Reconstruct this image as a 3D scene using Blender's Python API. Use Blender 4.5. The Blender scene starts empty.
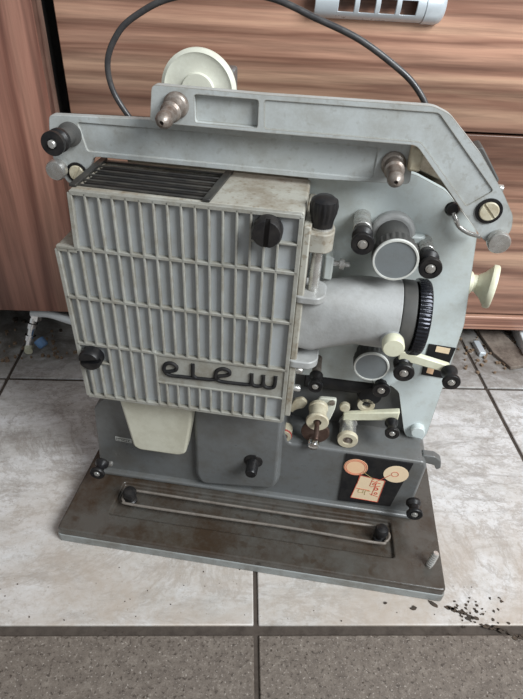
import bpy, bmesh, math, random
from mathutils import Vector, Matrix
random.seed(7)
S = bpy.context.scene
COL = S.collection
PI = math.pi

# ------------------------------------------------------------------ materials
def newmat(name):
    m = bpy.data.materials.new(name); m.use_nodes = True
    nt = m.node_tree; b = nt.nodes['Principled BSDF']
    return m, nt, b
def noise(nt, vec, scale, detail=6, rough=.6, dist=0.0):
    n = nt.nodes.new('ShaderNodeTexNoise'); n.inputs['Scale'].default_value = scale
    n.inputs['Detail'].default_value = detail; n.inputs['Roughness'].default_value = rough
    n.inputs['Distortion'].default_value = dist
    nt.links.new(vec, n.inputs['Vector']); return n.outputs['Fac']
def ramp(nt, fac, stops):
    r = nt.nodes.new('ShaderNodeValToRGB'); nt.links.new(fac, r.inputs['Fac'])
    e = r.color_ramp.elements
    while len(e) < len(stops): e.new(.5)
    for k, (p, c) in enumerate(stops):
        e[k].position = p; e[k].color = (c, c, c, 1) if not isinstance(c, tuple) else (*c, 1)
    return r.outputs['Color']
def mix(nt, fac, a, b, mode='MIX'):
    n = nt.nodes.new('ShaderNodeMix'); n.data_type = 'RGBA'; n.blend_type = mode
    if isinstance(fac, (int, float)): n.inputs[0].default_value = fac
    else: nt.links.new(fac, n.inputs[0])
    for i, v in ((6, a), (7, b)):
        if isinstance(v, tuple): n.inputs[i].default_value = (*v, 1)
        else: nt.links.new(v, n.inputs[i])
    return n.outputs[2]
def objvec(nt, scale=(1, 1, 1), loc=(0, 0, 0)):
    t = nt.nodes.new('ShaderNodeTexCoord'); m = nt.nodes.new('ShaderNodeMapping')
    m.inputs['Scale'].default_value = scale; m.inputs['Location'].default_value = loc
    nt.links.new(t.outputs['Object'], m.inputs['Vector']); return m.outputs['Vector']
def bump(nt, b, h, strength, dist=.001):
    n = nt.nodes.new('ShaderNodeBump'); n.inputs['Strength'].default_value = strength
    n.inputs['Distance'].default_value = dist
    nt.links.new(h, n.inputs['Height']); nt.links.new(n.outputs['Normal'], b.inputs['Normal'])
def surf(name, col, rough=.5, metal=0., dirt=(.12, .09, .06), amount=.35, scale=40, bmp=.15, bscale=900, spec=.5, speck=0.0, wear=None, wr=.0012):
    m, nt, b = newmat(name); v = objvec(nt)
    f = ramp(nt, noise(nt, v, scale, 8, .75), [(.42, 0.0), (.62, 1.0)])
    mu = nt.nodes.new('ShaderNodeMath'); mu.operation = 'MULTIPLY'; mu.inputs[1].default_value = amount
    nt.links.new(f, mu.inputs[0])
    c = mix(nt, mu.outputs[0], col, dirt)
    if speck:
        s = ramp(nt, noise(nt, v, scale*7, 3, .5), [(.60, 0.0), (.66, 1.0)])
        m2 = nt.nodes.new('ShaderNodeMath'); m2.operation = 'MULTIPLY'; m2.inputs[1].default_value = speck
        nt.links.new(s, m2.inputs[0]); c = mix(nt, m2.outputs[0], c, dirt)
    if wear:   # paint rubbed off along the edges
        bv = nt.nodes.new('ShaderNodeBevel'); bv.samples = 6; bv.inputs['Radius'].default_value = wr
        ge = nt.nodes.new('ShaderNodeNewGeometry'); dt = nt.nodes.new('ShaderNodeVectorMath'); dt.operation = 'DOT_PRODUCT'
        nt.links.new(bv.outputs[0], dt.inputs[0]); nt.links.new(ge.outputs['Normal'], dt.inputs[1])
        ad = nt.nodes.new('ShaderNodeMath'); ad.operation = 'MULTIPLY_ADD'; ad.inputs[1].default_value = -.22; 
        nt.links.new(noise(nt, v, 160, 5, .7), ad.inputs[0]); nt.links.new(dt.outputs['Value'], ad.inputs[2])
        wm = ramp(nt, ad.outputs[0], [(.76, .85), (.86, 0.0)])
        c = mix(nt, wm, c, wear)
    nt.links.new(c, b.inputs['Base Color'])
    r = ramp(nt, noise(nt, v, scale*2, 4, .6), [(.3, max(0, rough-.08)), (.7, min(1, rough+.12))])
    nt.links.new(r, b.inputs['Roughness'])
    b.inputs['Metallic'].default_value = metal; b.inputs['Specular IOR Level'].default_value = spec
    if bmp: bump(nt, b, noise(nt, v, bscale, 3, .5), bmp, .0004)
    return m
M = {}
M['arm'] = surf('grey_blue_enamel', (.42, .445, .44), .42, dirt=(.2, .18, .14), amount=.4, scale=25, speck=.25, wear=(.24, .22, .18))
M['plate'] = surf('pale_blue_enamel', (.55, .605, .60), .38, dirt=(.32, .31, .25), amount=.45, scale=14, speck=.15, wear=(.3, .29, .24))
M['lamp'] = surf('dusty_grey_enamel', (.35, .34, .295), .5, dirt=(.17, .13, .085), amount=.7, scale=35, speck=.6, wear=(.2, .17, .12))
M['panel'] = surf('blue_grey_panel_enamel', (.35, .37, .38), .4, dirt=(.26, .25, .21), amount=.3, scale=60)
M['rib'] = surf('worn_beige_rib', (.30, .298, .268), .5, dirt=(.15, .125, .085), amount=.55, scale=70)
M['cast'] = surf('hammered_grey_cast', (.35, .355, .35), .34, dirt=(.15, .14, .12), amount=.4, scale=30, bmp=.35, bscale=500)
M['case'] = surf('dark_grey_enamel', (.125, .13, .13), .34, dirt=(.075, .065, .05), amount=.5, scale=20, bmp=.2, bscale=500, speck=.2, wear=(.28, .28, .26))
M['base'] = surf('grimy_base_enamel', (.07, .065, .057), .26, dirt=(.035, .022, .013), amount=1.0, scale=11, bmp=.3, bscale=200, speck=.5, wear=(.15, .085, .045), wr=.002)
M['base_side'] = surf('grey_base_side', (.24, .255, .25), .5, dirt=(.09, .065, .04), amount=.5, scale=30)
M['black'] = surf('black_plastic', (.008, .008, .009), .36, dirt=(.035, .03, .026), amount=.5, scale=60, spec=.35)
M['blackmat'] = surf('black_paint', (.010, .010, .011), .6, dirt=(.04, .035, .03), amount=.3, scale=80, spec=.25)
M['ringdark'] = surf('dark_grey_rubber', (.055, .055, .052), .6, dirt=(.1, .09, .08), amount=.4, scale=50)
M['blued'] = surf('glossy_black_metal', (.02, .021, .026), .2, metal=.7, dirt=(.05, .05, .06), amount=.2, scale=60)
M['steel'] = surf('steel', (.62, .62, .60), .25, metal=.75, dirt=(.2, .15, .1), amount=.5, scale=90)
M['chrome'] = surf('chrome', (.75, .75, .75), .12, metal=1, dirt=(.4, .38, .35), amount=.3, scale=60)
M['rust'] = surf('tarnished_steel', (.30, .265, .235), .4, metal=.5, dirt=(.09, .05, .03), amount=.8, scale=120)
M['copper'] = surf('brown_metal_disc', (.13, .085, .07), .4, metal=.7, dirt=(.06, .03, .02), amount=.6, scale=100)
M['cream'] = surf('cream_plastic', (.64, .635, .49), .42, dirt=(.45, .40, .25), amount=.4, scale=50)
M['creamfoot'] = surf('aged_cream_enamel', (.52, .51, .42), .42, dirt=(.28, .25, .17), amount=.35, scale=30)
M['white'] = surf('dusty_white_plastic', (.68, .69, .60), .5, dirt=(.45, .44, .35), amount=.5, scale=30)
M['nylon'] = surf('yellowed_nylon', (.52, .48, .36), .35, dirt=(.27, .2, .11), amount=.5, scale=80)
M['discgrey'] = surf('grey_cap_disc', (.16, .175, .18), .4, dirt=(.11, .11, .1), amount=.3, scale=60)
M['whitering'] = surf('white_ring', (.6, .61, .58), .4, dirt=(.3, .28, .22), amount=.4, scale=90)
M['silver'] = surf('silver_plastic', (.60, .66, .70), .33, metal=.35, dirt=(.45, .48, .5), amount=.3, scale=30)
M['cord'] = surf('black_cord', (.035, .034, .036), .35, dirt=(.09, .085, .08), amount=.4, scale=90)
M['grime'] = surf('grimy_brown_enamel', (.20, .175, .13), .6, dirt=(.07, .05, .03), amount=.7, scale=40)
M['belt'] = surf('dull_spring_steel', (.22, .195, .17), .4, metal=.3, dirt=(.07, .05, .035), amount=.5, scale=80)
M['grilleiron'] = surf('worn_black_iron', (.022, .021, .02), .4, dirt=(.10, .09, .07), amount=.35, scale=60)
M['void'] = surf('dark_board_and_vent_shade', (.012, .011, .011), .8, amount=.2)  # near-black for cabinet boards, and for the painted shade inside the lamp vent
M['orange'] = surf('pale_orange_print', (.78, .52, .32), .55, dirt=(.6, .35, .2), amount=.2, bmp=0)
M['creamprint'] = surf('cream_print', (.78, .62, .42), .55, dirt=(.6, .4, .25), amount=.2, bmp=0)
M['red'] = surf('red_print', (.55, .10, .06), .55, amount=.1, bmp=0)
M['redrim'] = surf('red_paint', (.38, .06, .05), .5, amount=.3)
M['olive'] = surf('olive_print', (.38, .30, .12), .55, amount=.2, bmp=0)
M['bluecap'] = surf('blue_plastic', (.10, .22, .42), .4, amount=.3)
M['cardboard'] = surf('brown_grey_board', (.20, .165, .135), .8, dirt=(.07, .05, .04), amount=.8, scale=40)
M['chip'] = surf('dark_dirt_flake', (.035, .027, .02), .9, dirt=(.09, .06, .04), amount=.6, scale=100)
M['crumb'] = surf('tan_debris', (.20, .14, .09), .8, dirt=(.15, .1, .07), amount=.6, scale=100)
M['paper'] = surf('white_paper', (.72, .75, .76), .6, dirt=(.5, .5, .48), amount=.2)

def wood(name, sc, seed, tint=(1, 1, 1), rough=.34):
    """laminated walnut decor; sc stretches the grain along one axis"""
    m, nt, b = newmat(name)
    v = objvec(nt, sc, seed)
    f = noise(nt, v, 1.0, 6, .55, .25)
    c = ramp(nt, f, [(.26, (.07, .034, .026)), (.37, (.17, .09, .068)), (.43, (.34, .21, .165)), (.49, (.16, .085, .065)), (.53, (.33, .205, .16)),
                     (.58, (.42, .285, .22)), (.63, (.19, .105, .08)), (.70, (.50, .36, .27)), (.8, (.3, .19, .14))])
    g = noise(nt, objvec(nt, tuple(k*9 for k in sc), seed), 1.0, 5, .7, .2)
    c = mix(nt, .6, c, ramp(nt, g, [(.35, .3), (.6, 1.0)]), 'MULTIPLY')
    kn = ramp(nt, noise(nt, objvec(nt, tuple(k*.35 for k in sc), seed), 1.0, 2, .5, .2), [(.38, .34), (.58, 1.4)])
    c = mix(nt, .8, c, kn, 'MULTIPLY')
    k = nt.nodes.new('ShaderNodeMix'); k.data_type = 'RGBA'; k.blend_type = 'MULTIPLY'; k.inputs[0].default_value = 1
    nt.links.new(c, k.inputs[6]); k.inputs[7].default_value = (*tint, 1)
    nt.links.new(k.outputs[2], b.inputs['Base Color'])
    b.inputs['Roughness'].default_value = rough
    bump(nt, b, g, .08, .0005)
    return m
M['wood_h'] = wood('walnut_laminate_horizontal', (.4, 3, 10), (3.1, .4, 1.7), (1.36, 1.25, 1.10))
M['wood_v'] = wood('walnut_laminate_vertical', (9, 3, .35), (5.3, 2.0, 8.1), (.78, .61, .56))
M['wood_edge'] = wood('walnut_edge_band', (16, 16, 1.5), (1, 1, 1), (.45, .42, .42))
M['wood_strip'] = wood('walnut_laminate_strip', (.45, 3, 30), (1.0, 2.0, 3.3), (1.25, 1.1, 1.0))
M['worktop'] = surf('dark_worktop', (.12, .10, .09), .4, amount=.3)

def floor_material():
    m, nt, b = newmat('marbled_floor_tile')
    v = objvec(nt)
    big = noise(nt, objvec(nt, (5, 9, 1)), 1, 10, .78, .25)
    c = ramp(nt, big, [(.34, (.30, .29, .275)), (.45, (.48, .475, .46)), (.58, (.64, .645, .65))])
    veins = ramp(nt, noise(nt, objvec(nt, (12, 40, 1), (3, 1, 0)), 1, 10, .85, .5), [(.40, 1.0), (.50, 0.0)])
    mu = nt.nodes.new('ShaderNodeMath'); mu.operation = 'MULTIPLY'; mu.inputs[1].default_value = .65
    nt.links.new(veins, mu.inputs[0])
    c = mix(nt, mu.outputs[0], c, (.24, .23, .22))
    dirt = ramp(nt, noise(nt, v, 60, 8, .85, .5), [(.55, 0.0), (.68, 1.0)])
    m3 = nt.nodes.new('ShaderNodeMath'); m3.operation = 'MULTIPLY'; m3.inputs[1].default_value = .5
    nt.links.new(dirt, m3.inputs[0])
    c = mix(nt, m3.outputs[0], c, (.17, .12, .09))
    speck = ramp(nt, noise(nt, v, 330, 2, .5), [(.70, 0.0), (.74, 1.0)])
    c = mix(nt, speck, c, (.10, .075, .055))
    grit = ramp(nt, noise(nt, v, 160, 6, .8), [(.52, 0.0), (.66, .55)])
    c = mix(nt, grit, c, (.26, .22, .18))
    sc_ = ramp(nt, noise(nt, objvec(nt, (4, 6, 1), (7, 2, 0)), 1, 9, .75, .8), [(.48, 0.0), (.505, .55), (.53, 0.0)])
    c = mix(nt, sc_, c, (.22, .20, .18))
    # brownish grime that gathers on the tiles nearest the viewer
    sep = nt.nodes.new('ShaderNodeSeparateXYZ'); nt.links.new(objvec(nt), sep.inputs[0])
    gr = nt.nodes.new('ShaderNodeMapRange'); gr.inputs[1].default_value = .50; gr.inputs[2].default_value = .25
    gr.inputs[3].default_value = 0; gr.inputs[4].default_value = 1
    nt.links.new(sep.outputs['Y'], gr.inputs[0])
    pat = ramp(nt, noise(nt, v, 9, 6, .7, .4), [(.35, .2), (.6, .9)])
    m4 = nt.nodes.new('ShaderNodeMath'); m4.operation = 'MULTIPLY'
    nt.links.new(gr.outputs[0], m4.inputs[0]); nt.links.new(pat, m4.inputs[1])
    c = mix(nt, m4.outputs[0], c, (.38, .32, .265))
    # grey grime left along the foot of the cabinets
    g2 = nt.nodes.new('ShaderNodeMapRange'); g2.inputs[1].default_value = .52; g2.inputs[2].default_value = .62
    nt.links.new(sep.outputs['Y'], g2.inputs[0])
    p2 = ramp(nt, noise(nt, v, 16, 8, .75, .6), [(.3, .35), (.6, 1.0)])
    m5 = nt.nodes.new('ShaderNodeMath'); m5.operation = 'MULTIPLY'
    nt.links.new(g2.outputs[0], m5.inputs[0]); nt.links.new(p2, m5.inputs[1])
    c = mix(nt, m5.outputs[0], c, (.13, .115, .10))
    nt.links.new(c, b.inputs['Base Color'])
    b.inputs['Roughness'].default_value = .42
    bump(nt, b, noise(nt, v, 250, 6, .7), .25, .0008)
    return m
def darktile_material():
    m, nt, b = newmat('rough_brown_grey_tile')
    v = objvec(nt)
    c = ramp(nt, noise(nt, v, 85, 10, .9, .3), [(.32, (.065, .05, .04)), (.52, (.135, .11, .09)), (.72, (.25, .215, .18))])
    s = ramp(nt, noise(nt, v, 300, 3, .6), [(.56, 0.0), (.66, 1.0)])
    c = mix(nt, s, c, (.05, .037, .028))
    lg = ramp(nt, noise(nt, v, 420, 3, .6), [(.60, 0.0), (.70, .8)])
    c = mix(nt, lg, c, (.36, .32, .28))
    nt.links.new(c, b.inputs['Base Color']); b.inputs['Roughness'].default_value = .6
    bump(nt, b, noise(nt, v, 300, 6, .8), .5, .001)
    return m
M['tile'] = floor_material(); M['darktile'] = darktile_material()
M['grout'] = surf('brown_grout', (.062, .048, .038), .9, dirt=(.03, .022, .017), amount=.7, scale=60)

# ------------------------------------------------------------------ mesh helpers (millimetres in, metres out)
def box(bm, x0, x1, y0, y1, z0, z1):
    vs = [bm.verts.new((x, y, z)) for x in (x0, x1) for y in (y0, y1) for z in (z0, z1)]
    for f in ((0, 1, 3, 2), (4, 6, 7, 5), (0, 4, 5, 1), (2, 3, 7, 6), (0, 2, 6, 4), (1, 5, 7, 3)):
        bm.faces.new([vs[i] for i in f])
    return bm
def prism(bm, pts, y0, y1, taper=0):
    """pts in x,z; extruded along y; taper shrinks the front face"""
    cx = sum(p[0] for p in pts)/len(pts); cz = sum(p[1] for p in pts)/len(pts)
    def sh(p):
        d = Vector((p[0]-cx, p[1]-cz)); L = d.length
        d = d*(1-taper/L) if L else d
        return cx+d.x, cz+d.y
    a = [bm.verts.new((sh(p)[0], y0, sh(p)[1])) for p in pts]
    b = [bm.verts.new((p[0], y1, p[1])) for p in pts]
    bm.faces.new(a); bm.faces.new(b[::-1]); n = len(pts)
    for i in range(n): bm.faces.new((a[i], b[i], b[(i+1) % n], a[(i+1) % n]))
    return bm
def slab(bm, pts, z0, z1):
    a = [bm.verts.new((p[0], p[1], z0)) for p in pts]; b = [bm.verts.new((p[0], p[1], z1)) for p in pts]
    bm.faces.new(a); bm.faces.new(b[::-1]); n = len(pts)
    for i in range(n): bm.faces.new((a[i], b[i], b[(i+1) % n], a[(i+1) % n]))
    return bm
def frame(axis):
    w = Vector(axis).normalized(); u = Vector((0, 0, 1)) if abs(w.z) < .9 else Vector((1, 0, 0))
    u = (u-w*u.dot(w)).normalized(); return w, u, w.cross(u)
def lathe(bm, prof, org, axis=(0, -1, 0), seg=40, teeth=0, depth=0, tooth_rows=()):
    """prof = [(radius, distance along axis)]"""
    w, u, v = frame(axis); o = Vector(org); rings = []
    for k, (r, t) in enumerate(prof):
        if r <= 1e-6: rings.append([bm.verts.new(o+w*t)]); continue
        ring = []
        for i in range(seg):
            a = 2*PI*i/seg; rr = r
            if teeth and k in tooth_rows and (i*teeth*2//seg) % 2: rr = r-depth
            ring.append(bm.verts.new(o+w*t+(u*math.cos(a)+v*math.sin(a))*rr))
        rings.append(ring)
    for A, B in zip(rings, rings[1:]):
        for i in range(seg):
            j = (i+1) % seg
            if len(A) == 1 and len(B) == 1: continue
            if len(A) == 1: bm.faces.new((A[0], B[i], B[j]))
            elif len(B) == 1: bm.faces.new((A[i], B[0], A[j]))
            else: bm.faces.new((A[i], B[i], B[j], A[j]))
    if prof[0] == prof[-1]: bmesh.ops.remove_doubles(bm, verts=rings[0]+rings[-1], dist=1e-5); return bm
    for R in (rings[0], rings[-1]):
        if len(R) > 1: bm.faces.new(R)
    return bm
def catmull(pts, n=8, closed=False):
    P = [Vector(p) for p in pts]; out = []; N = len(P)
    for i in range(N if closed else N-1):
        p0 = P[(i-1) % N] if closed or i else P[0]; p1 = P[i]; p2 = P[(i+1) % N]
        p3 = P[(i+2) % N] if closed or i+2 < N else P[-1]
        for k in range(n):
            t = k/n
            out.append(.5*((2*p1)+(p2-p0)*t+(2*p0-5*p1+4*p2-p3)*t*t+(3*p1-p0-3*p2+p3)*t**3))
    if not closed: out.append(P[-1])
    return out
def tube(bm, pts, r, seg=10, closed=False):
    P = [Vector(p) for p in pts]; N = len(P); rings = []; u = None
    for i in range(N):
        a = P[(i-1) % N] if closed or i else P[0]; b = P[(i+1) % N] if closed or i+1 < N else P[-1]
        w = (b-a).normalized()
        if u is None: u = w.orthogonal()
        u = (u-w*u.dot(w)).normalized(); v = w.cross(u)
        rings.append([bm.verts.new(P[i]+(u*math.cos(2*PI*k/seg)+v*math.sin(2*PI*k/seg))*r) for k in range(seg)])
    for i in range(N if closed else N-1):
        A, B = rings[i], rings[(i+1) % N]
        for k in range(seg): bm.faces.new((A[k], A[(k+1) % seg], B[(k+1) % seg], B[k]))
    if not closed: bm.faces.new(rings[0]); bm.faces.new(rings[-1])
    return bm
def loft(bm, sections):
    rings = [[bm.verts.new(p) for p in s] for s in sections]; n = len(rings[0])
    for A, B in zip(rings, rings[1:]):
        for i in range(n): bm.faces.new((A[i], B[i], B[(i+1) % n], A[(i+1) % n]))
    bm.faces.new(rings[0]); bm.faces.new(rings[-1]); return bm
def rounded(pts, r, n=5):
    """round every corner of a 2D polygon"""
    out = []; N = len(pts)
    for i in range(N):
        p = Vector(pts[i]); a = Vector(pts[i-1])-p; b = Vector(pts[(i+1) % N])-p
        d = min(r, a.length*.45, b.length*.45); A = p+a.normalized()*d; B = p+b.normalized()*d
        for k in range(n+1):
            t = k/n; q = A*(1-t)**2+p*2*t*(1-t)+B*t*t; out.append((q.x, q.y))
    return out
def bmn(): return bmesh.new()
def make(name, bm, mat, parent=None, bevel=0, smooth=40, cuts=(), label=None, mm=.001, seg=2):
    bmesh.ops.recalc_face_normals(bm, faces=bm.faces)
    if mm != 1: bmesh.ops.scale(bm, vec=(mm, mm, mm), verts=bm.verts)
    me = bpy.data.meshes.new(name); bm.to_mesh(me); bm.free()
    o = bpy.data.objects.new(name, me); COL.objects.link(o); me.materials.append(mat)
    for c in cuts:
        bmesh.ops.recalc_face_normals(c, faces=c.faces)
        if mm != 1: bmesh.ops.scale(c, vec=(mm, mm, mm), verts=c.verts)
        cm = bpy.data.meshes.new('cut'); c.to_mesh(cm); c.free()
        co = bpy.data.objects.new('cut', cm); COL.objects.link(co)
        md = o.modifiers.new('b', 'BOOLEAN'); md.operation = 'DIFFERENCE'; md.solver = 'EXACT'; md.object = co
        dg = bpy.context.evaluated_depsgraph_get()
        nm = bpy.data.meshes.new_from_object(o.evaluated_get(dg)); o.modifiers.clear(); o.data = nm
        bpy.data.objects.remove(co); bpy.data.meshes.remove(cm)
    o.data.name = name
    if bevel:
        b = o.modifiers.new('bevel', 'BEVEL'); b.width = bevel*mm; b.segments = seg; b.limit_method = 'ANGLE'
        b.angle_limit = math.radians(38)
    if smooth:
        for p in o.data.polygons: p.use_smooth = True
        o.data.set_sharp_from_angle(angle=math.radians(smooth))
    if parent: o.parent = parent
    if label: o['label'] = label
    return o
def tag(o, label, cat, group=None):
    o['label'] = label; o['category'] = cat
    if group: o['group'] = group
    return o
def thing(name, label, cat, loc=(0, 0, 0), rz=0, group=None):
    o = bpy.data.objects.new(name, None); COL.objects.link(o); o.location = loc; o.rotation_euler = (0, 0, rz)
    o.empty_display_size = .02
    return tag(o, label, cat, group)

# ------------------------------------------------------------------ camera
PITCH, ROLL, YAW, F_PX, CAM_H = .6583066, .06303468, .06253739, 542.2687, .5
Fw = Vector((math.sin(YAW)*math.cos(PITCH), math.cos(YAW)*math.cos(PITCH), -math.sin(PITCH)))
R0 = Vector((math.cos(YAW), -math.sin(YAW), 0)); U0 = R0.cross(Fw)
Rt = R0*math.cos(ROLL)+U0*math.sin(ROLL); Up = -R0*math.sin(ROLL)+U0*math.cos(ROLL)
cd = bpy.data.cameras.new('camera'); cam = bpy.data.objects.new('camera', cd); COL.objects.link(cam)
mw = Matrix((Rt, Up, -Fw)).transposed().to_4x4(); mw.translation = Vector((0, 0, CAM_H)); cam.matrix_world = mw
cd.sensor_fit = 'VERTICAL'; cd.sensor_height = 36; cd.lens = F_PX*36/699; cd.clip_start = .01
S.camera = cam

# ------------------------------------------------------------------ the setting: tiled floor
T = .33371; TX, TY, G = .0256, .2336, .0022
def tiles(name, j0, j1, mat, g0=G):
    bm = bmn()
    for i in range(-5, 5):
        for j in range(j0, j1):
            x = TX+i*T; y = TY+j*T
            box(bm, x+G, x+T-G, y+G, y+T-(G if j != -1 else .0065), -.008, 0)
    o = make(name, bm, mat, bevel=.0012, mm=1); o['kind'] = 'structure'; return o
tiles('floor', 0, 4, M['tile'])
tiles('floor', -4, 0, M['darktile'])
g = make('floor', box(bmn(), -1.7, 1.7, -1.1, 1.6, -.03, -.0022), M['grout'], mm=1, smooth=0); g['kind'] = 'structure'

# ------------------------------------------------------------------ kitchen cabinets behind
cab = thing('drawer_cabinet', 'wide walnut-look drawer cabinet with horizontal grain behind the projector', 'cabinet', (.35, .675, 0))
def W(bm, x0, x1, y0, y1, z0, z1): return box(bm, x0-.35, x1-.35, y0-.675, y1-.675, z0, z1)
make('carcass', W(bmn(), -.235, 1.15, .70, 1.2, .03, .84), M['void'], cab, mm=1, smooth=0, label='black interior carcass')
make('drawer_front', W(bmn(), -.1985, 1.1, .675, .693, .3185, .60), M['wood_h'], cab, .001, mm=1)
make('drawer_front', W(bmn(), -.1985, 1.1, .675, .693, .0565, .3155), M['wood_h'], cab, .001, mm=1)
make('drawer_front', W(bmn(), -.1985, 1.1, .675, .693, .604, .83), M['wood_h'], cab, .001, mm=1)
make('bottom_rail', W(bmn(), -.1985, 1.1, .672, .693, .029, .0525), M['wood_strip'], cab, .001, mm=1)
make('worktop', W(bmn(), -1.1, 1.15, .65, 1.22, .841, .875), M['worktop'], cab, .002, mm=1)
# silver slotted handle on the upper drawer
bm = bmn(); pr = []
for k in range(13):
    a = PI*k/12-PI/2
    pr.append((-.017*math.cos(a), .018*math.sin(a)))
for k in range(12, -1, -1):
    a = PI*k/12-PI/2
    pr.append((-.0145*math.cos(a), .0155*math.sin(a)))
xs = [.074, .190]
loft(bm, [[(x-.35, .674+p[0]-.675, .4465+p[1]) for p in pr] for x in xs])
cuts = [W(bmn(), .0985+.0218*k, .1150+.0218*k, .64, .68, .4365, .4495) for k in range(4)]
make('handle', bm, M['silver'], cab, .0006, mm=1, cuts=cuts, label='silver slotted handle')
bm = bmn()
prc = [(p[0]*1.06, p[1]*1.06) for p in pr[:13]]
loft(bm, [[(x-.35, .6745+p[0]*s-.675, .4465+p[1]*s) for p in prc] for x, s in ((.190, 1), (.204, 1), (.209, .93), (.212, .75))])
make('handle_end', bm, M['silver'], cab, .0006, mm=1)

ld = thing('side_cabinet', 'dark walnut-look cabinet door with vertical grain left of the projector', 'cabinet', (-.6, .655, 0))
def W2(bm, x0, x1, y0, y1, z0, z1): return box(bm, x0+.6, x1+.6, y0-.655, y1-.655, z0, z1)
make('door_panel', W2(bmn(), -1.05, -.2063, .630, .632, .069, .83), M['wood_v'], ld, .0006, mm=1)
make('door_core', W2(bmn(), -1.049, -.2065, .632, .662, .0695, .829), M['wood_edge'], ld, mm=1, smooth=0)
make('carcass', W2(bmn(), -1.05, -.236, .663, 1.2, .05, .84), M['void'], ld, mm=1, smooth=0)
make('plinth', W2(bmn(), -1.05, -.24, .86, .88, 0, .05), M['void'], ld, mm=1, smooth=0)
make('plinth', W(bmn(), -.24, 1.15, .86, .88, 0, .03), M['void'], cab, mm=1, smooth=0, label='black recessed plinth')

# ------------------------------------------------------------------ the projector (local frame: x right, y back, z up, mm)
PS = -.16458683
OX, OY = -.1690842, .3200048
P = thing('film_projector', 'old grey film projector with ribbed lamp house, rollers and two folded arms', 'film projector', (OX, OY, 0), PS)

# base
b_out = rounded([(-4, 1), (378, 0), (374, 200), (-1, 200)], 5)
bm = slab(bmn(), b_out, 2, 19)
rec = slab(bmn(), rounded([(41, 27), (331, 27), (329, 68), (43, 68)], 3), 15, 30)
make('base', bm, M['base'], P, 2.2, cuts=[rec], seg=3, label='grimy dark base with recessed tray')
make('base_skirt', slab(bmn(), rounded([(-4.8, .2), (378.8, -.8), (374.8, 200.5), (-1.8, 200.5)], 5), 0, 11), M['base_side'], P, 1)
# belt posts and belt
for x, y in ((57, 47), (317, 47)):
    p = make('belt_post', lathe(bmn(), [(6.5, 17), (6.5, 20), (5, 21), (5, 27), (6.8, 28), (7, 32), (5.5, 35), (2, 36.2), (0, 36.3)], (x, y, 0), (0, 0, 1)), M['black'], P)
c = [(57-7.5, 47, 24), (52, 53.5, 24), (62, 55.5, 24), (150, 55, 24), (250, 55, 24), (311, 56, 24), (322, 53, 24), (326, 47, 24), (322, 40, 24), (311, 37, 24), (230, 39.5, 23), (150, 38.5, 23.5), (62, 38, 24), (52, 40.5, 24)]
make('drive_belt', tube(bmn(), catmull(c, 8, True), 1.45, 8, True), M['belt'], P, label='thin brown spring belt')
bm = lathe(bmn(), [(3.2, 0), (3.2, 19), (2.6, 20), (0, 20)], (364, 24, 18), (.15, .12, 1), 20)
for k in range(6): lathe(bm, [(3.2, 2.5+k*2.6), (3.7, 3.3+k*2.6), (3.2, 4.1+k*2.6)], (364, 24, 18), (.15, .12, 1), 20)
make('stud_bolt', bm, M['steel'], P)

# lower housing
prof = rounded([(11, 17), (348, 17), (350, 96), (346, 102), (214, 102), (209, 118), (200, 160), (48, 160), (33, 133), (16.5, 113)], 4)
make('lower_housing', prism(bmn(), prof, 80, 190), M['case'], P, 5, seg=4, label='dark grey lower housing')
make('housing_flange', box(bmn(), 12, 352, 74, 190, 18.5, 24), M['case'], P, 2)
make('housing_bulge', prism(bmn(), rounded([(124, 24), (206, 33), (211, 48), (208, 150), (119, 150), (117, 40)], 12, 6), 73.5, 84, 5), M['case'], P, 3, seg=4)
make('recess_wall', box(bmn(), 200, 336, 119.5, 125.5, 96, 172), M['case'], P)
make('recess_drum', lathe(bmn(), [(9, 0), (9, 66)], (222, 117, 158), (1, 0, 0)), M['blackmat'], P, 1)
make('recess_drum', lathe(bmn(), [(13, 0), (13, 14), (11, 15), (11, 20)], (286, 128, 152), (0, -1, 0)), M['blackmat'], P, 1)
make('housing_lug', prism(bmn(), rounded([(345, 103), (357, 103), (364, 98), (366, 88), (362, 85), (359, 91), (345, 93)], 2), 88, 96), M['case'], P, .8)
k = make('housing_knob', lathe(bmn(), [(10, 0), (9.5, 2), (6.3, 3), (6, 16), (5, 18), (0, 18.6)], (181, 75, 76), (0, -1, -.06), teeth=0), M['black'], P)
# tiny nameplate
n = make('nameplate', prism(bmn(), [(35, 71), (52, 70.2), (52, 75.7), (35, 76.5)], 79.2, 80.5), M['whitering'], P, label='small framed nameplate')
make('nameplate_field', prism(bmn(), [(35.8, 71.7), (51.2, 71), (51.2, 75), (35.8, 75.8)], 78.9, 79.6), M['case'], n)
def text(s, size, x, y, z, mat, parent, name='lettering', rz=0):
    cu = bpy.data.curves.new(name, 'FONT'); cu.body = s; cu.size = size*.001; cu.extrude = .0001
    o = bpy.data.objects.new(name, cu); COL.objects.link(o)
    dg = bpy.context.evaluated_depsgraph_get(); me = bpy.data.meshes.new_from_object(o.evaluated_get(dg))
    bpy.data.objects.remove(o)
    me.transform(Matrix.Translation((x*.001, y*.001, z*.001)) @ Matrix.Rotation(rz, 4, 'Y') @ Matrix.Rotation(PI/2, 4, 'X'))
    q = bpy.data.objects.new(name, me); COL.objects.link(q); me.materials.append(mat); q.parent = parent; return q
text('MEOPTA', 3.9, 36.6, 78.7, 72.2, M['whitering'], n, rz=math.radians(2))

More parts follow.
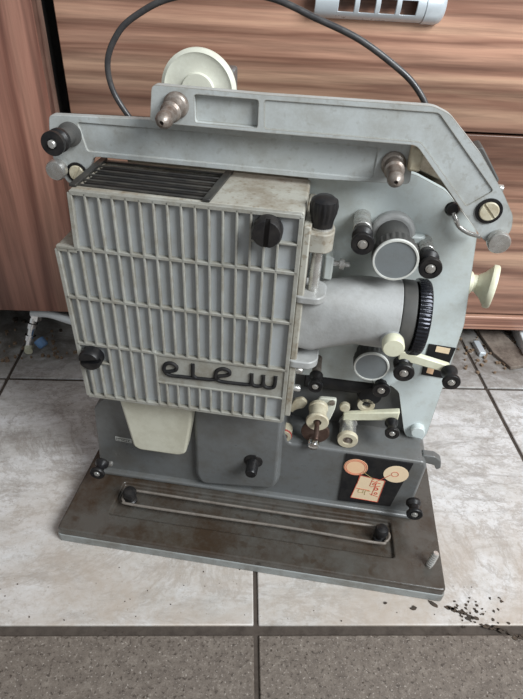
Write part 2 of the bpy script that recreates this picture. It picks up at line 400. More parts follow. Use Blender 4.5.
# film path sticker on the housing
st = make('threading_sticker', prism(bmn(), [(273, 27.5), (327, 30), (336, 99), (271, 99.5)], 78.6, 80.3), M['blackmat'], P, label='black film threading diagram sticker')
def disc(name, x, z, r, y, mat, par, ri=0, seg=40):
    bm = bmn()
    if ri: lathe(bm, [(ri, 0), (r, 0), (r, .25), (ri, .25), (ri, 0)], (x, y, z), (0, -1, 0), seg)
    else: lathe(bm, [(r, 0), (r, .25), (0, .25)], (x, y, z), (0, -1, 0), seg)
    return make(name, bm, mat, par)
bm = bmn(); lathe(bm, [(11.8, 0), (11.8, .25), (0, .25)], (283, 78.6, 83), (0, -1, 0))
make('left_reel_print', bm, M['orange'], st)
bm = bmn(); lathe(bm, [(12.2, 0), (12.2, .25), (0, .25)], (323, 78.6, 81), (0, -1, 0))
make('right_reel_print', bm, M['creamprint'], st)
bm = prism(bmn(), [(289.5, 72), (314.5, 69), (313, 34.5), (285, 36)], 78.35, 78.6); make('body_print', bm, M['creamprint'], st)
bm = bmn()
def ln(bm, x0, z0, x1, z1, w=.5, y=78.3):
    d = Vector((x1-x0, z1-z0)).normalized()*w; n_ = Vector((-d.y, d.x))*.5
    prism(bm, [(x0-n_.x, z0-n_.y), (x1-n_.x, z1-n_.y), (x1+n_.x, z1+n_.y), (x0+n_.x, z0+n_.y)], y-.15, y+.05)
def circ(bm, x, z, r, w=.5):
    lathe(bm, [(r-w, 0), (r, 0), (r, .2), (r-w, .2), (r-w, 0)], (x, 78.3, z), (0, -1, 0), 32)
circ(bm, 283, 83, 11.3); circ(bm, 283, 83, 9.6, .4); circ(bm, 322, 81, 3.6)
for a in ((289.5, 72, 314.5, 69), (314.5, 69, 313, 34.5), (313, 34.5, 285, 36), (285, 36, 289.5, 72), (289, 75, 288, 58), (318, 79, 306, 66), (302, 69, 301, 58),
          (302, 66, 311, 64), (311, 60, 302, 57), (288, 52, 302, 51), (303, 46, 312, 43), (307, 64, 305, 44)):
    ln(bm, *a, w=.7)
circ(bm, 308, 55, 2.4, 1.2); circ(bm, 305, 62, 1.8, .9); circ(bm, 309, 48, 1.8, .9)
make('red_film_line_print', bm, M['red'], st)
bm = bmn()
for a in ((291, 51, 296, 51), (296, 51, 296, 46), (291, 46, 296, 46), (291, 46, 291, 51), (298, 50, 303, 50), (298, 50, 298, 43), (291, 78, 304, 68.5)):
    ln(bm, *a, w=.5, y=78.25)
make('thin_line_print', bm, M['olive'], st)

# face plate and body
plate = [(212, 366), (281, 366), (306, 356), (337, 327), (350, 243), (350, 110), (347, 98), (337, 96), (328, 106), (312, 159), (303, 166), (240, 165), (205, 165), (205, 366)]
cuts = [lathe(bmn(), [(5.5, -2), (5.5, 10)], (314, 112-5, 343), (0, 1, 0)), ]
make('face_plate', prism(bmn(), rounded(plate, 4), 112, 118), M['plate'], P, 1.2, cuts=cuts, label='pale blue enamelled face plate')
make('projector_body', prism(bmn(), rounded([(60, 22), (338, 22), (338, 240), (337, 322), (306, 374), (60, 366)], 8), 126, 185), M['grime'], P, 2)
make('body_bracket', prism(bmn(), rounded([(268, 400), (284, 398), (307, 374), (304, 360), (281, 368), (268, 370)], 3), 118, 126), M['grime'], P, 1)
make('body_bracket', box(bmn(), 272, 281, 88, 100, 375, 392), M['nylon'], P, 2)
make('rear_block', prism(bmn(), rounded([(306, 382), (323, 389), (341, 367), (330, 352)], 2), 112, 130), M['ringdark'], P, 1)
make('rear_screw', lathe(bmn(), [(3, 0), (3, 6), (0, 6.5)], (338, 110, 362), (1, 0, 0)), M['steel'], P)
make('plate_pin', lathe(bmn(), [(7, 0), (7, 6), (6, 7), (0, 7.3)], (339, 112.5, 115)), M['plate'], P)
make('cam_pin', lathe(bmn(), [(4.6, 0), (4.6, 5), (4, 6), (0, 6.2)], (314, 115, 343)), M['black'], P)
make('wire_hook', tube(bmn(), catmull([(315, 110, 341), (318, 108, 336), (322, 108, 331), (329, 106, 328), (338, 104, 327)], 6), 1.7, 10), M['steel'], P)
sk = make('plate_sticker', prism(bmn(), [(327, 184), (347, 183), (349.5, 218), (326, 219)], 111.2, 112.4), M['blackmat'], P, label='small black sticker on the plate')
make('sticker_print', prism(bmn(), [(331, 187), (337, 186), (337, 195), (331, 195)], 110.9, 111.3), M['orange'], sk)
make('sticker_print', prism(bmn(), [(333, 212), (345, 211), (345, 217), (333, 218)], 110.9, 111.3), M['creamprint'], sk)

# lamp house with rib grid
gcut = slab(bmn(), [(50, 55), (139, 52.5), (144, 104), (51, 104)], 330, 380)
L0 = [(47, 355), (44.5, 311), (29.5, 311), (32, 164), (208, 164), (207.5, 355)]
lh = make('lamp_house', prism(bmn(), rounded(L0, 2), 49.4, 110), M['lamp'], P, 1.2, cuts=[gcut], label='dusty grey lamp house with ribbed front')
make('front_panel', prism(bmn(), [(48.5, 352), (47.5, 309), (32, 309), (34, 166), (206, 166), (205.8, 352)], 48.6, 49.6), M['panel'], lh)
bm = bmn()
def rib(x0, z0, x1, z1, w=1.7, y0=44.8): 
    d = Vector((x1-x0, z1-z0)).normalized(); n_ = Vector((-d.y, d.x))*w*.5
    prism(bm, [(x0-n_.x, z0-n_.y), (x1-n_.x, z1-n_.y), (x1+n_.x, z1+n_.y), (x0+n_.x, z0+n_.y)], y0, 49.0)
def hrow(x0, x1, z, w=1.8): rib(x0, z, x1, z, w)
# outline rim
O_ = [(48.2, 353.4), (46.2, 309.4), (31.1, 309.4), (33.6, 165.6), (206.4, 165.6), (206, 353.4)]
for i in range(6): rib(*O_[i], *O_[(i+1) % 6], w=3.2, y0=44.8)
hrow(31, 207, 311, 2.5); hrow(31.5, 207, 268.5, 2.5); hrow(32.5, 99, 223.5, 2.5); hrow(98, 207, 222.5, 2.2)
for k in range(-2, 15):
    x = 58.6+9.5*k
    if k >= 0: 
        if k == 13: rib(x, 311, x, 333, 1.6)
        elif k == 12: rib(x, 311, x, 354, 1.6)
        elif k == 14: rib(x, 311, x, 333, 1.6)
        else: rib(x, 311, x, 354, 1.6)
    rib(x, 268.5, x, 311, 1.6); rib(x, 223.5, x, 268.5, 1.6)
    if x < 96:
        rib(x, 165, x, 205 if x < 57 else 223.5, 1.6)
    elif x > 100: rib(x, 165, x, 192, 1.6)
hrow(172.6, 206, 333, 1.6); hrow(34.5, 58.6, 205, 1.6)
rib(98.3, 165, 98.3, 222.5, 1.8); hrow(98, 206, 192.3, 1.8)
make('rib_grid', bm, M['rib'], lh, .35, label='raised beige grid of ribs')
make('logo_panel', prism(bmn(), [(98.5, 192.5), (205.5, 192.5), (205.5, 222), (98.5, 222)], 45.9, 49), M['rib'], lh, .3)
strokes = [
 [(106.2, 205.2), (110.5, 206.2), (114.8, 208.2), (115.6, 212.0), (112, 214.9), (107.3, 213.8), (104.9, 209.0), (105.9, 204), (110.5, 201.6), (119, 201.8), (127.5, 202.0), (131, 202.2), (141.2, 202.6), (146, 203), (149.5, 204.6), (151, 207.2)],
 [(129.6, 217.2), (129.4, 210), (129.4, 205.2), (131.8, 202.6)],
 [(150.5, 207.6), (155.8, 209.0), (159.8, 211.0), (159.6, 214.6), (155, 216.2), (150.2, 213.8), (148.5, 209.0), (148.9, 205.2), (152, 202.4), (163, 202.2), (174.3, 202.6), (177.6, 203.4), (178.4, 207.5), (178.3, 215)],
 [(178.4, 207.5), (179.8, 203.2), (183.4, 202.4), (187, 203.6), (188, 207.5), (188, 215)],
 [(188, 207.5), (189.6, 203.2), (193.2, 202.2), (196.8, 203.6), (197.8, 207.5), (198, 215.4)]]
bm = bmn()
for s in strokes: tube(bm, catmull([(x, 45.4, z) for x, z in s], 6), 1.65, 10)
make('logo_lettering', bm, M['blackmat'], lh, label='black raised script lettering elew')
def dial(x, z, y, r, ang):
    bm = lathe(bmn(), [(r*.75, 0), (r, 1), (r, 9), (r-1.2, 11), (0, 11.4)], (x, y, z), (0, -1, 0), 44)
    c = box(bmn(), -1.7, 1.7, -30, -(8.2), -r-3, r+3)
    c2 = box(bmn(), -1.7, 1.7, -30, -8.2, -r-3, r+3)
    bmesh.ops.rotate(c, cent=(0, 0, 0), matrix=Matrix.Rotation(ang, 3, 'Y'), verts=c.verts)
    bmesh.ops.translate(c, vec=(x, y, z), verts=c.verts); c2.free()
    return make('thumb_screw', bm, M['black'], lh, .5, cuts=[c], label='black slotted thumb screw')
dial(184.5, 343, 46, 10.3, math.radians(2)); dial(45, 213.5, 46, 9.6, math.radians(78))
# vent grille on top of the lamp house
gp = [(49, 56), (142, 53), (147, 104), (49, 104)]
make('vent_shade_slab', slab(bmn(), [(49.5, 54.5), (139.5, 52), (144.5, 104.5), (50.5, 104.5)], 340, 352.5), M['void'], lh)  # solid black slab; its colour stands in for shade between the slats
bm = bmn()
for k in range(6):
    y = 55+k*9.6
    slab(bm, [(48+.3*k, y-1.0), (142+.6*k, y-2.7), (142.3+.6*k, y-.7), (48+.3*k, y+1.0)], 355.0, 356.3)
slab(bm, [(46, 51), (51, 51), (52, 108), (47, 108)], 355.1, 357.2)
slab(bm, [(139, 49), (144, 49), (149.5, 108), (144, 108)], 355.1, 357.2)
make('vent_grille', bm, M['grilleiron'], lh, .4, label='black slatted vent grille')
make('lamp_foot', prism(bmn(), rounded([(52, 168), (124, 168), (122, 132), (115, 88), (108, 84), (68, 84), (62, 88)], 4), 60, 79), M['creamfoot'], P, 3, seg=3, label='cream cover below the lamp house')

# gate and lens
make('gate_frame', box(bmn(), 207.5, 213, 50, 110, 168, 345), M['lamp'], P, 1.2)
g1 = rounded([(210, 50), (226, 50), (231, 56), (231, 70), (226, 76), (210, 76)], 5)
make('gate_collar', slab(bmn(), rounded([(208, 51), (224, 50), (229, 56), (229, 68), (224, 74), (208, 74)], 6), 325.5, 340), M['lamp'], P, 1)
make('gate_bracket', slab(bmn(), rounded([(206, 48), (224, 48), (229, 54), (229, 72), (220, 78), (206, 78)], 6), 285, 291), M['cast'], P, 1)
make('gate_bracket', slab(bmn(), rounded([(206, 48), (224, 48), (230, 54), (230, 90), (220, 96), (206, 96)], 6), 224, 231), M['cast'], P, 1)
make('gate_rod', lathe(bmn(), [(4, 0), (4, 46)], (219, 61, 285), (0, 0, 1)), M['steel'], P)
make('gate_rod', lathe(bmn(), [(2.4, 0), (2.4, 40)], (211, 70, 290), (0, 0, 1)), M['rust'], P)
make('gate_knob', lathe(bmn(), [(7.4, 0), (7.8, 5), (9.3, 10), (9.9, 15), (9, 19), (5.5, 21.5), (0, 22)], (219.5, 62, 341), (0, 0, 1), 64, teeth=16, depth=.8, tooth_rows=(2, 3)), M['black'], P, label='black fluted gate knob')
make('gate_collar_ring', lathe(bmn(), [(7.8, 0), (7.8, 2)], (219.5, 62, 339.6), (0, 0, 1)), M['steel'], P)
make('gate_block', box(bmn(), 225, 232, 78, 92, 290, 310), M['plate'], P, 1.5)
bm = lathe(bmn(), [(2.2, 0), (2.2, 4), (4.4, 4.4), (4.4, 8), (2.2, 8.4), (2.2, 12), (0, 13)], (232, 84, 302), (1, 0, 0), 24)
make('adjusting_screw', bm, M['steel'], P)
# gate lower parts
make('gate_spring', box(bmn(), 207, 213, 68, 92, 172, 222), M['plate'], P, 1)
for z in (179, 200): make('gate_screw', lathe(bmn(), [(3.2, 0), (3.2, 5), (2.4, 6), (0, 6.2)], (213, 76, z), (1, 0, 0), 20), M['steel'], P)

AXY, AXZ = 76, 268
def sect(x, hy, hz, n, cy=AXY, cz=AXZ, N=48):
    out = []
    for i in range(N):
        a = 2*PI*i/N; c, s = math.cos(a), math.sin(a)
        out.append((x, cy+hy*math.copysign(abs(c)**(2/n), c), cz+hz*math.copysign(abs(s)**(2/n), s)))
    return out
bm = loft(bmn(), [sect(211, 17, 25, 5, 70, 262), sect(224, 18, 25.5, 5, 70, 262), sect(230, 19, 26, 4, 71, 264), sect(238, 21.5, 26, 3.2, 73, 265), sect(247, 25, 26.5, 2.5, 75, 267), sect(256, 26.8, 26.8, 2.05), sect(286, 27.3, 27.3, 2)])
make('lens_mount', bm, M['cast'], P, .8, smooth=50, label='hammered grey lens mount')
make('lens_barrel', lathe(bmn(), [(25, 0), (27.5, 0), (28, 1.5), (28, 10), (25, 12)], (286, AXY, AXZ), (1, 0, 0), 64), M['ringdark'], P, .5)
make('focus_ring', lathe(bmn(), [(26, 0), (29.6, .8), (30, 2), (30, 8), (28.5, 10), (24, 10.5), (22, 7), (0, 6)], (297, AXY, AXZ), (1, 0, 0), 240, teeth=60, depth=.7, tooth_rows=(2, 3)), M['blued'], P, label='ridged black focus ring')
make('clamp_boss', lathe(bmn(), [(8.5, 0), (8.5, 22)], (282, 66, 262), (0, -1, 0)), M['cast'], P, 1.2)
make('clamp_knob', lathe(bmn(), [(7.5, 0), (8.1, 1), (8.1, 8), (7.2, 9.4), (0, 9.8)], (282, 44, 265), (0, -1, 0)), M['cream'], P, label='cream lens clamp knob')

# arms
def rframe(name, outer, y0, y1, recs, depth, mat, label, bev=.9):
    cuts = [prism(bmn(), rounded(r, 2, 3), y0-5, y0+d) for r, d in recs]
    return make(name, prism(bmn(), rounded(outer, 3.5, 4), y0, y1), mat, P, bev, cuts=cuts, label=label)
A = [(99, 417), (171, 416.8), (279, 418.8), (290, 414.8), (316, 392), (336, 370), (348, 354), (350, 344), (348, 338), (340, 331), (333, 335), (274, 394.5), (171, 393.5), (96, 393.5)]
up = rframe('upper_arm', A, 82, 88.5, [([(127, 413.5), (169.5, 413.6), (169.5, 396), (127, 395.8)], 4.8), ([(173, 413.8), (283, 415.2), (330, 370), (315.5, 357.5), (276, 396.7), (174, 396)], .9)], 3, M['arm'], 'upper folded arm with bent end')
Bp = [(17, 388), (91, 391), (275, 391), (277, 363.5), (214, 361), (46, 361), (37, 340), (23, 338), (14, 353), (15, 377)]
lo = rframe('lower_arm', Bp, 96, 102.5, [([(37.5, 384.5), (251, 386.5), (251, 365), (42, 364.5)], 1.2)], 2, M['arm'], 'lower straight arm')
for nm, par, x, y, z, dz in (('upper_spindle', up, 115, 82, 406, -.07), ('lower_spindle', lo, 263, 97, 377, -.02)):
    d = (0, -1, dz)
    s = make('spindle', lathe(bmn(), [(8.5, 0), (8.5, 2.5), (7.6, 4), (6.2, 4.5), (6, 13), (6.8, 14), (6.8, 15), (5.4, 16.5), (4.9, 27), (5.5, 28), (5.3, 31), (3.2, 34.5), (1.4, 35.5), (1.4, 32), (0, 32)], (x, y, z), d, 32), M['rust'], par)
bm = lathe(bmn(), [(8.5, 0), (8.5, 3), (6.2, 4), (6.2, 17)], (31, 96, 376), (0, -1, .05)); make('roller_post', bm, M['ringdark'], lo)
bm = lathe(bmn(), [(6, 17), (8.2, 17.5), (8.2, 20.5), (6.5, 22), (8.2, 26), (8.2, 29), (3.5, 29.2), (3.5, 27.5), (0, 27.5)], (31, 96, 376), (0, -1, .05)); make('arm_roller', bm, M['black'], lo)
make('roller_screw', lathe(bmn(), [(2.8, 27), (2.8, 30.5), (2, 31.2), (0, 31.2)], (31, 96, 376), (0, -1, .05), 20), M['steel'], lo)
make('arm_knob', lathe(bmn(), [(5, 0), (5, 3), (7.2, 3.4), (7.4, 4.5), (7.4, 9), (6.6, 10.4), (0, 10.8)], (19, 96, 351)), M['steel'], lo, label='silver end knob')
def slotscrew(x, y, z, r, par, ang, mat, ringmat):
    make('screw_ring', lathe(bmn(), [(r*1.02, 0), (r*1.35, 0), (r*1.35, 1.0), (r*1.02, 1.0), (r*1.02, 0)], (x, y, z)), ringmat, par)
    c = box(bmn(), -.9, .9, -10, -1.3, -20, 20)
    bmesh.ops.rotate(c, cent=(0, 0, 0), matrix=Matrix.Rotation(ang, 3, 'Y'), verts=c.verts)
    bmesh.ops.translate(c, vec=(x, y, z), verts=c.verts)
    make('slotted_screw', lathe(bmn(), [(r, -3), (r, 1.6), (r-.6, 2.2), (0, 2.3)], (x, y, z)), mat, par, .2, cuts=[c])
make('arm_pivot', lathe(bmn(), [(6, 0), (6, 38)], (331, 126, 356)), M['steel'], up)
make('arm_pivot', lathe(bmn(), [(5, 0), (5, 24)], (70, 126, 375)), M['steel'], lo)
slotscrew(331, 82, 356, 6.6, up, math.radians(-45), M['nylon'], M['black'])
slotscrew(31.5, 96, 347.5, 5.9, lo, math.radians(30), M['nylon'], M['black'])
make('arm_knob', lathe(bmn(), [(5, 0), (5, 2), (7.6, 2.4), (7.8, 3.5), (7.8, 8), (7, 9.2), (0, 9.6)], (343, 84, 336)), M['steel'], up, label='silver end knob')

# sprockets with capped faces
def sprocket(x, yb, z, L, r, rb, dz=0, back=None):
    d = (0, -1, dz)
    if back: make('sprocket_base', lathe(bmn(), [(back, 0), (back, 6), (back-2, 8)], (x, yb, z), d), M['cast'], P, .8)
    s = make('sprocket', lathe(bmn(), [(rb, 0), (rb, L-14), (r-1, L-13), (r+.4, L-10), (r+.4, L-4), (r-.5, L-2), (r-.5, L)], (x, yb, z), d, 96, teeth=24, depth=.9, tooth_rows=(3, 4)), M['ringdark'], P)
    w = Vector(d).normalized(); o = Vector((x, yb, z))+w*L
    make('cap_rim', lathe(bmn(), [(r-1.6, 0), (r, 0), (r, 1.4), (r-.4, 1.9), (r-1.6, 1.9), (r-1.6, 0)], tuple(o), d, 64), M['whitering'], s)
    make('cap_disc', lathe(bmn(), [(r-1.6, 0), (r-1.6, 1.1), (0, 1.2)], tuple(o), d, 64), M['discgrey'], s)
sprocket(274, 112, 320.5, 47, 16.1, 12.5, 0, 17)
sprocket(278, 112, 202.5, 21, 15.4, 13)
# film rollers
def roller(x, yb, z, L, r, mat=None, drum=None, dz=0, post=None, name='film_roller', hub=True):
    mat = mat or M['black']; d = (0, -1, dz); h = 16 if L > 20 else L-3
    if post: make('roller_post', lathe(bmn(), [(post, 0), (post, L-h)], (x, yb, z), d, 28), M['rust'] if post < 5 else M['ringdark'], P)
    t = L-h; q = r*.62
    p = make(name, lathe(bmn(), [(2, t), (r*.93, t), (r*.93, t+h*.16), (q, t+h*.34), (q, t+h*.62), (r, t+h*.82), (r, t+h*.96), (r*.94, L), (r*.55, L), (r*.5, L-1.2), (0, L-1.2)], (x, yb, z), d, 40), mat, P)
    if hub:
        make('roller_screw', lathe(bmn(), [(r*.42, L-1.2), (r*.42, L-.3), (r*.3, L-.3), (r*.28, L+.6), (0, L+.8)], (x, yb, z), d, 24), M['steel'], p)
    return p
roller(249.5, 112, 329, 47, 8.2, post=6.5); make('roller_collar', lathe(bmn(), [(6.9, 0), (6.9, 24)], (249.5, 112, 329)), M['steel'], P, .5)
roller(300, 112, 315, 45, 8.3, post=5.5); make('roller_collar', lathe(bmn(), [(5.8, 0), (5.8, 20)], (300, 112, 315)), M['steel'], P, .5)
bm = bmn(); box(bm, 249, 299, 104, 111, 314, 322); make('roller_bridge', bm, M['plate'], P, 2)
roller(305.5, 112, 204, 28, 9); roller(345, 103, 204.5, 24, 7.6)
make('roller_lever', loft(bmn(), [[(300, 96, 209), (300, 102, 209), (300, 102, 219), (300, 96, 219)], [(345, 96, 201), (345, 102, 201), (345, 102, 209), (345, 96, 209)]]), M['cream'], P, 1, label='cream roller lever')
roller(292, 112, 173.5, 19, 8.2)
make('roller_bracket', prism(bmn(), rounded([(283, 198), (300, 214), (312, 205), (308, 180), (296, 166), (284, 172)], 6), 104, 110), M['plate'], P, 1)
roller(231.5, 112, 187, 41, 6.6, post=4.2)
roller(310, 108, 130, 24, 6.9)
make('roller_lever', loft(bmn(), [[(264, 106, 117), (264, 111, 117), (264, 111, 127), (264, 106, 127)], [(316, 102, 131), (316, 109, 131), (316, 109, 142), (316, 102, 142)]]), M['cream'], P, 1.2, label='cream roller lever')
make('lever_pivot', lathe(bmn(), [(5, 0), (5, 5)], (264, 109, 136)), M['nylon'], P, .6)
# steel roller with nylon flange
s = make('steel_roller', lathe(bmn(), [(9.2, 0), (9.2, 3), (8.2, 3.5), (8.2, 23), (8.6, 23.2)], (270.5, 112, 112)), M['steel'], P, label='polished steel roller')
make('roller_flange', lathe(bmn(), [(4.8, 23), (10, 23), (10, 26.4), (9.4, 27.4), (5, 27.4), (4.8, 23)], (270.5, 112, 112)), M['nylon'], s)
make('roller_hub', lathe(bmn(), [(4.4, 23), (4.4, 25.8), (2, 25.8), (1.8, 27), (0, 27.2)], (270.5, 112, 112), seg=24), M['rust'], s)
make('recess_ring', lathe(bmn(), [(4, 0), (8.4, 0), (8.4, 4), (4, 4), (4, 0)], (284, 112, 140)), M['nylon'], P, .5)
make('recess_ring', lathe(bmn(), [(9.6, 0), (9.6, 6), (0, 6)], (284, 122, 144)), M['ringdark'], P, .5)
# intermittent sprocket
make('sprocket_bracket', prism(bmn(), rounded([(238, 145), (255, 146), (255, 134), (252, 118), (246, 108), (238, 110), (232, 128)], 3), 104, 108), M['white'], P, .8, label='white enamelled bracket')
make('bracket_screw', lathe(bmn(), [(2.8, 0), (2.8, 2), (0, 2.6)], (251, 104, 142), seg=20), M['rust'], P)
make('bracket_arm', prism(bmn(), rounded([(214, 138), (222, 142), (228, 136), (224, 128), (217, 126), (214, 120), (210, 124)], 3), 104, 108), M['nylon'], P, .8)
sp = make('nylon_sprocket', lathe(bmn(), [(9.4, 0), (9.4, 3), (8.4, 4), (8.2, 17), (9.2, 18)], (238.5, 100, 137)), M['nylon'], P, label='yellowed nylon sprocket')
make('sprocket_flange', lathe(bmn(), [(3.8, 18), (10.4, 18), (10.8, 19), (10.8, 20.6), (10, 21.6), (4, 21.4), (3.8, 18)], (238.5, 100, 137)), M['nylon'], sp)
make('sprocket_hub', lathe(bmn(), [(3.8, 17), (3.8, 19), (0, 19.2)], (238.5, 100, 137)), M['rust'], sp)
make('sprocket_shaft', lathe(bmn(), [(2.4, 0), (2.4, 24), (1.8, 25), (0, 25.4)], (238.5, 82, 137), (0, -1, -.02), 20), M['copper'], sp)
make('flywheel', lathe(bmn(), [(13.2, 0), (13.8, .8), (13.8, 3), (12.8, 4), (0, 4.4)], (238.5, 88, 117)), M['copper'], P, label='brown metal flywheel disc')
make('flywheel_screw', lathe(bmn(), [(5.4, -6), (5.4, 2), (4.5, 3.6), (0, 4.6)], (238, 76, 110), seg=28), M['chrome'], P)
s = make('film_roller', lathe(bmn(), [(4, 0), (8, 0), (8, 4), (7, 10), (7.4, 12), (4, 12), (4, 0)], (208.5, 93, 109.5)), M['nylon'], P, label='cream roller with red rim')
make('red_rim', lathe(bmn(), [(7.4, 9), (8.1, 9.4), (8.1, 10.8), (7.4, 11)], (208.5, 93, 109.5)), M['redrim'], s)
make('roller_screw', lathe(bmn(), [(4, 4), (4, 10.6), (2, 10.8), (1.8, 12), (0, 12.2)], (208.5, 93, 109.5), seg=24), M['rust'], s)
# housing side rollers
roller(21, 80, 45, 27, 7.8); roller(346, 80, 51, 24, 8)
make('housing_screw', lathe(bmn(), [(2.6, 0), (2.6, 3), (0, 4)], (27, 76, 38), seg=20), M['steel'], P)

# inching knob at the right side
make('knob_stub', lathe(bmn(), [(9.5, -12), (9.5, 2), (7, 3), (7, 12)], (345, 122, 278), (1, 0, 0), 40), M['cream'], P, .6)
bm = lathe(bmn(), [(7.5, 0), (8.5, 1), (10.5, 4), (16, 8.5), (17.5, 9), (18, 10), (18, 13), (17, 14), (10, 14.8), (0, 15)], (352, 122, 278), (1, -.25, 0), 128, teeth=64, depth=.5, tooth_rows=(5, 6))
make('inching_knob', bm, M['cream'], P, label='cream knurled hand knob')
# white wheel behind
make('white_wheel', lathe(bmn(), [(26, 0), (27.5, 1), (27.5, 4.5), (25, 6), (23, 5), (14, 6), (12.5, 6.4), (11.6, 8.4), (0, 9)], (119, 132, 405.5), (0, -1, 0), 80), M['white'], P, label='dusty white wheel behind the arms')
make('wheel_axle', lathe(bmn(), [(6, 0), (6, 46)], (119, 178, 405.5), (0, -1, 0)), M['steel'], P)
make('rear_bracket', box(bmn(), 98, 140, 150, 172, 340, 416), M['case'], P, 2)
# cord
cpts = [(92, 150, 352), (70, 141, 368), (58, 140, 381), (47, 140, 400), (46, 140, 420), (57, 140, 439), (73, 140, 451), (95, 140, 461), (128, 140, 467), (165, 140, 465.5), (196, 140, 456), (227, 140, 445.5), (256, 140, 430), (271, 140, 419), (282, 140, 405), (285, 144, 388), (282, 150, 360)]
make('power_cord', tube(bmn(), catmull([(x+2, y, z-1.5) for x, y, z in cpts], 8), 2.2, 12), M['cord'], P, label='black cord looping over the top')

# ------------------------------------------------------------------ loose things on and near the floor
v = thing('angle_valve', 'small chrome pipe valve with blue cap on floor at far left', 'valve', (-.292, .632, 0), 0); v.scale = (1.15, 1.15, 1.15)
def V(bm, pr, o, ax, **k): return lathe(bm, pr, o, ax, **k)
bm = bmn()
V(bm, [(4.5, 0), (4.5, 8), (6.4, 8.5), (6.4, 15), (4.6, 15.5), (4.6, 24), (6.2, 24.5), (6.2, 31), (4.5, 32), (4.5, 38)], (-4, -3, 8), (.28, .32, 1), seg=24)
make('valve_body', bm, M['chrome'], v)
make('valve_nut', lathe(bmn(), [(7.5, 0), (7.5, 8)], (7, 10, 40), (.3, .2, 1), seg=6), M['chrome'], v)
make('valve_cap', lathe(bmn(), [(6.5, 0), (6.5, 9), (5, 11), (0, 11)], (12, -8, 22), (.7, -.4, -.7), seg=24), M['bluecap'], v, label='blue cap')
make('valve_outlet', lathe(bmn(), [(5, 0), (5, 10), (0, 10)], (-4, -2, 7), (.2, -1, -.1), seg=24), M['cream'], v, label='cream outlet piece')
make('hose', tube(bmn(), catmull([(4, 10, 48), (25, 8, 50), (50, 2, 46), (85, -4, 38)], 6), 5, 12), M['paper'], v, label='white hose')

b = make('crumpled_board', slab(bmn(), [(-.012, .055), (.022, .058), (.050, -.045), (.008, -.055), (-.006, -.02)], 0, .006), M['cardboard'], mm=1, bevel=.001)
b.location = (.402, .665, 0); tag(b, 'dirty brown-grey board scrap on the floor under the right cabinet', 'scrap')
b = make('paper_wedge', slab(bmn(), [(.0, .05), (.06, .07), (.08, -.03), (-.012, -.035)], 0, .02), M['paper'], mm=1, bevel=.002)
b.location = (.452, .668, 0); tag(b, 'white block-like scrap at the right edge under the cabinet', 'scrap')
b = make('blue_clip', box(bmn(), -.004, .006, -.02, .012, 0, .008), M['silver'], mm=1, bevel=.001)
b.location = (.377, .660, 0); tag(b, 'small pale blue-grey clip on the floor right of the projector', 'clip')

def flake(bm, x, y, r, z0=0, h=.0012, st=1.0, n=9, rot=0):
    pts = []
    for i in range(n):
        a = 2*PI*i/n; q = r*random.uniform(.55, 1.1)
        px, py = q*math.cos(a)*st, q*math.sin(a)
        pts.append((x+px*math.cos(rot)-py*math.sin(rot), y+px*math.sin(rot)+py*math.cos(rot)))
    slab(bm, pts, z0, z0+h)
fl = [(.185, .265, .004, 1.6, 0, 'dark dirt flake just in front of the base corner, beside a thin one'),
      (.195, .2555, .0025, 2.2, -.5, 'thin dark dirt flake below the flake at the base corner'),
      (.175, .251, .0025, 1.5, .2, 'small dark flake left of the dirt streak near the base'),
      (.149, .256, .0015, 1.2, .2, 'tiny dark flake left of the others in front of the base')]
for x, y, r, stt, rot, lab in fl:
    bm = bmn(); flake(bm, 0, 0, r, st=stt, rot=rot); o = make('dirt_flake', bm, M['chip'], mm=1, smooth=0); o.location = (x, y, 0)
    tag(o, lab, 'dirt', 'dirt flakes in front of the base')
bm = bmn()
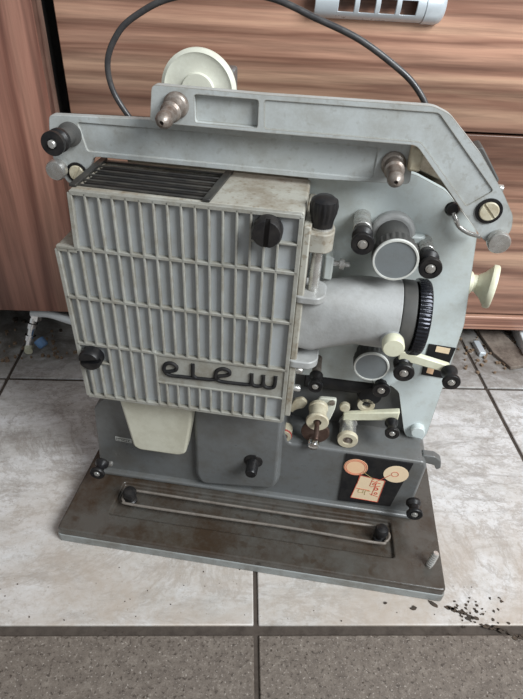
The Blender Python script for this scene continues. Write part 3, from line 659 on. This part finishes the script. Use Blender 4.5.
for k in range(26):
    t = k/25; flake(bm, .208+t*.068, .2505-t*.030+random.uniform(-.003, .003), random.uniform(.0010, .0030)*(1-.3*t), st=1.8, rot=-.4, h=.0008)
for k in range(34):
    flake(bm, .215+random.random()*.05, .262-random.random()*.03, random.uniform(.0006, .0014), st=1.4, rot=random.random()*3, h=.0008)
for k in range(150):
    x = random.uniform(-.30, .30); y = random.uniform(.06, .30)
    flake(bm, x, y, random.uniform(.0003, .0009), h=.0006, n=6)
o = make('dirt_crumbs', bm, M['chip'], mm=1, smooth=0); o['kind'] = 'stuff'; tag(o, 'dark dirt crumbs scattered over the tiles and a streak at lower right', 'dirt')
bm = bmn()
for x0, x1, y0, y1, n in ((-.36, -.22, .60, .68, 45), (.34, .47, .60, .69, 60)):
    for k in range(n):
        flake(bm, random.uniform(x0, x1), random.uniform(y0, y1), random.uniform(.001, .004), h=.003, n=6)
o = make('debris', bm, M['crumb'], mm=1, smooth=0); o['kind'] = 'stuff'; tag(o, 'tan and brown debris crumbs along the foot of the cabinets', 'debris')
bm = bmn()
for k in range(60):
    flake(bm, random.uniform(-.37, .48), random.uniform(.66, .78), random.uniform(.002, .007), h=.003, n=7)
o = make('dust', bm, M['chip'], mm=1, smooth=0); o['kind'] = 'stuff'; tag(o, 'dark dust lumps in the gap beneath the cabinets', 'dust')

# ------------------------------------------------------------------ light: window to the right, soft room light
w = bpy.data.worlds.new('room'); S.world = w; w.use_nodes = True
bg = w.node_tree.nodes['Background']; bg.inputs[0].default_value = (.93, .97, 1.0, 1); bg.inputs[1].default_value = .42
def area(name, loc, target, sx, sy, power, col):
    l = bpy.data.lights.new(name, 'AREA'); l.shape = 'RECTANGLE'; l.size = sx; l.size_y = sy; l.energy = power; l.color = col
    o = bpy.data.objects.new(name, l); COL.objects.link(o); o.location = loc
    o.rotation_euler = (Vector(target)-Vector(loc)).to_track_quat('-Z', 'Y').to_euler(); return o
area('window_daylight', (1.0, -.45, 1.35), (0, .5, .1), .8, .8, 50, (.93, .97, 1.0))

S.view_settings.view_transform = 'Standard'; S.view_settings.look = 'None'; S.view_settings.gamma = 1
S.view_settings.exposure = 0.0
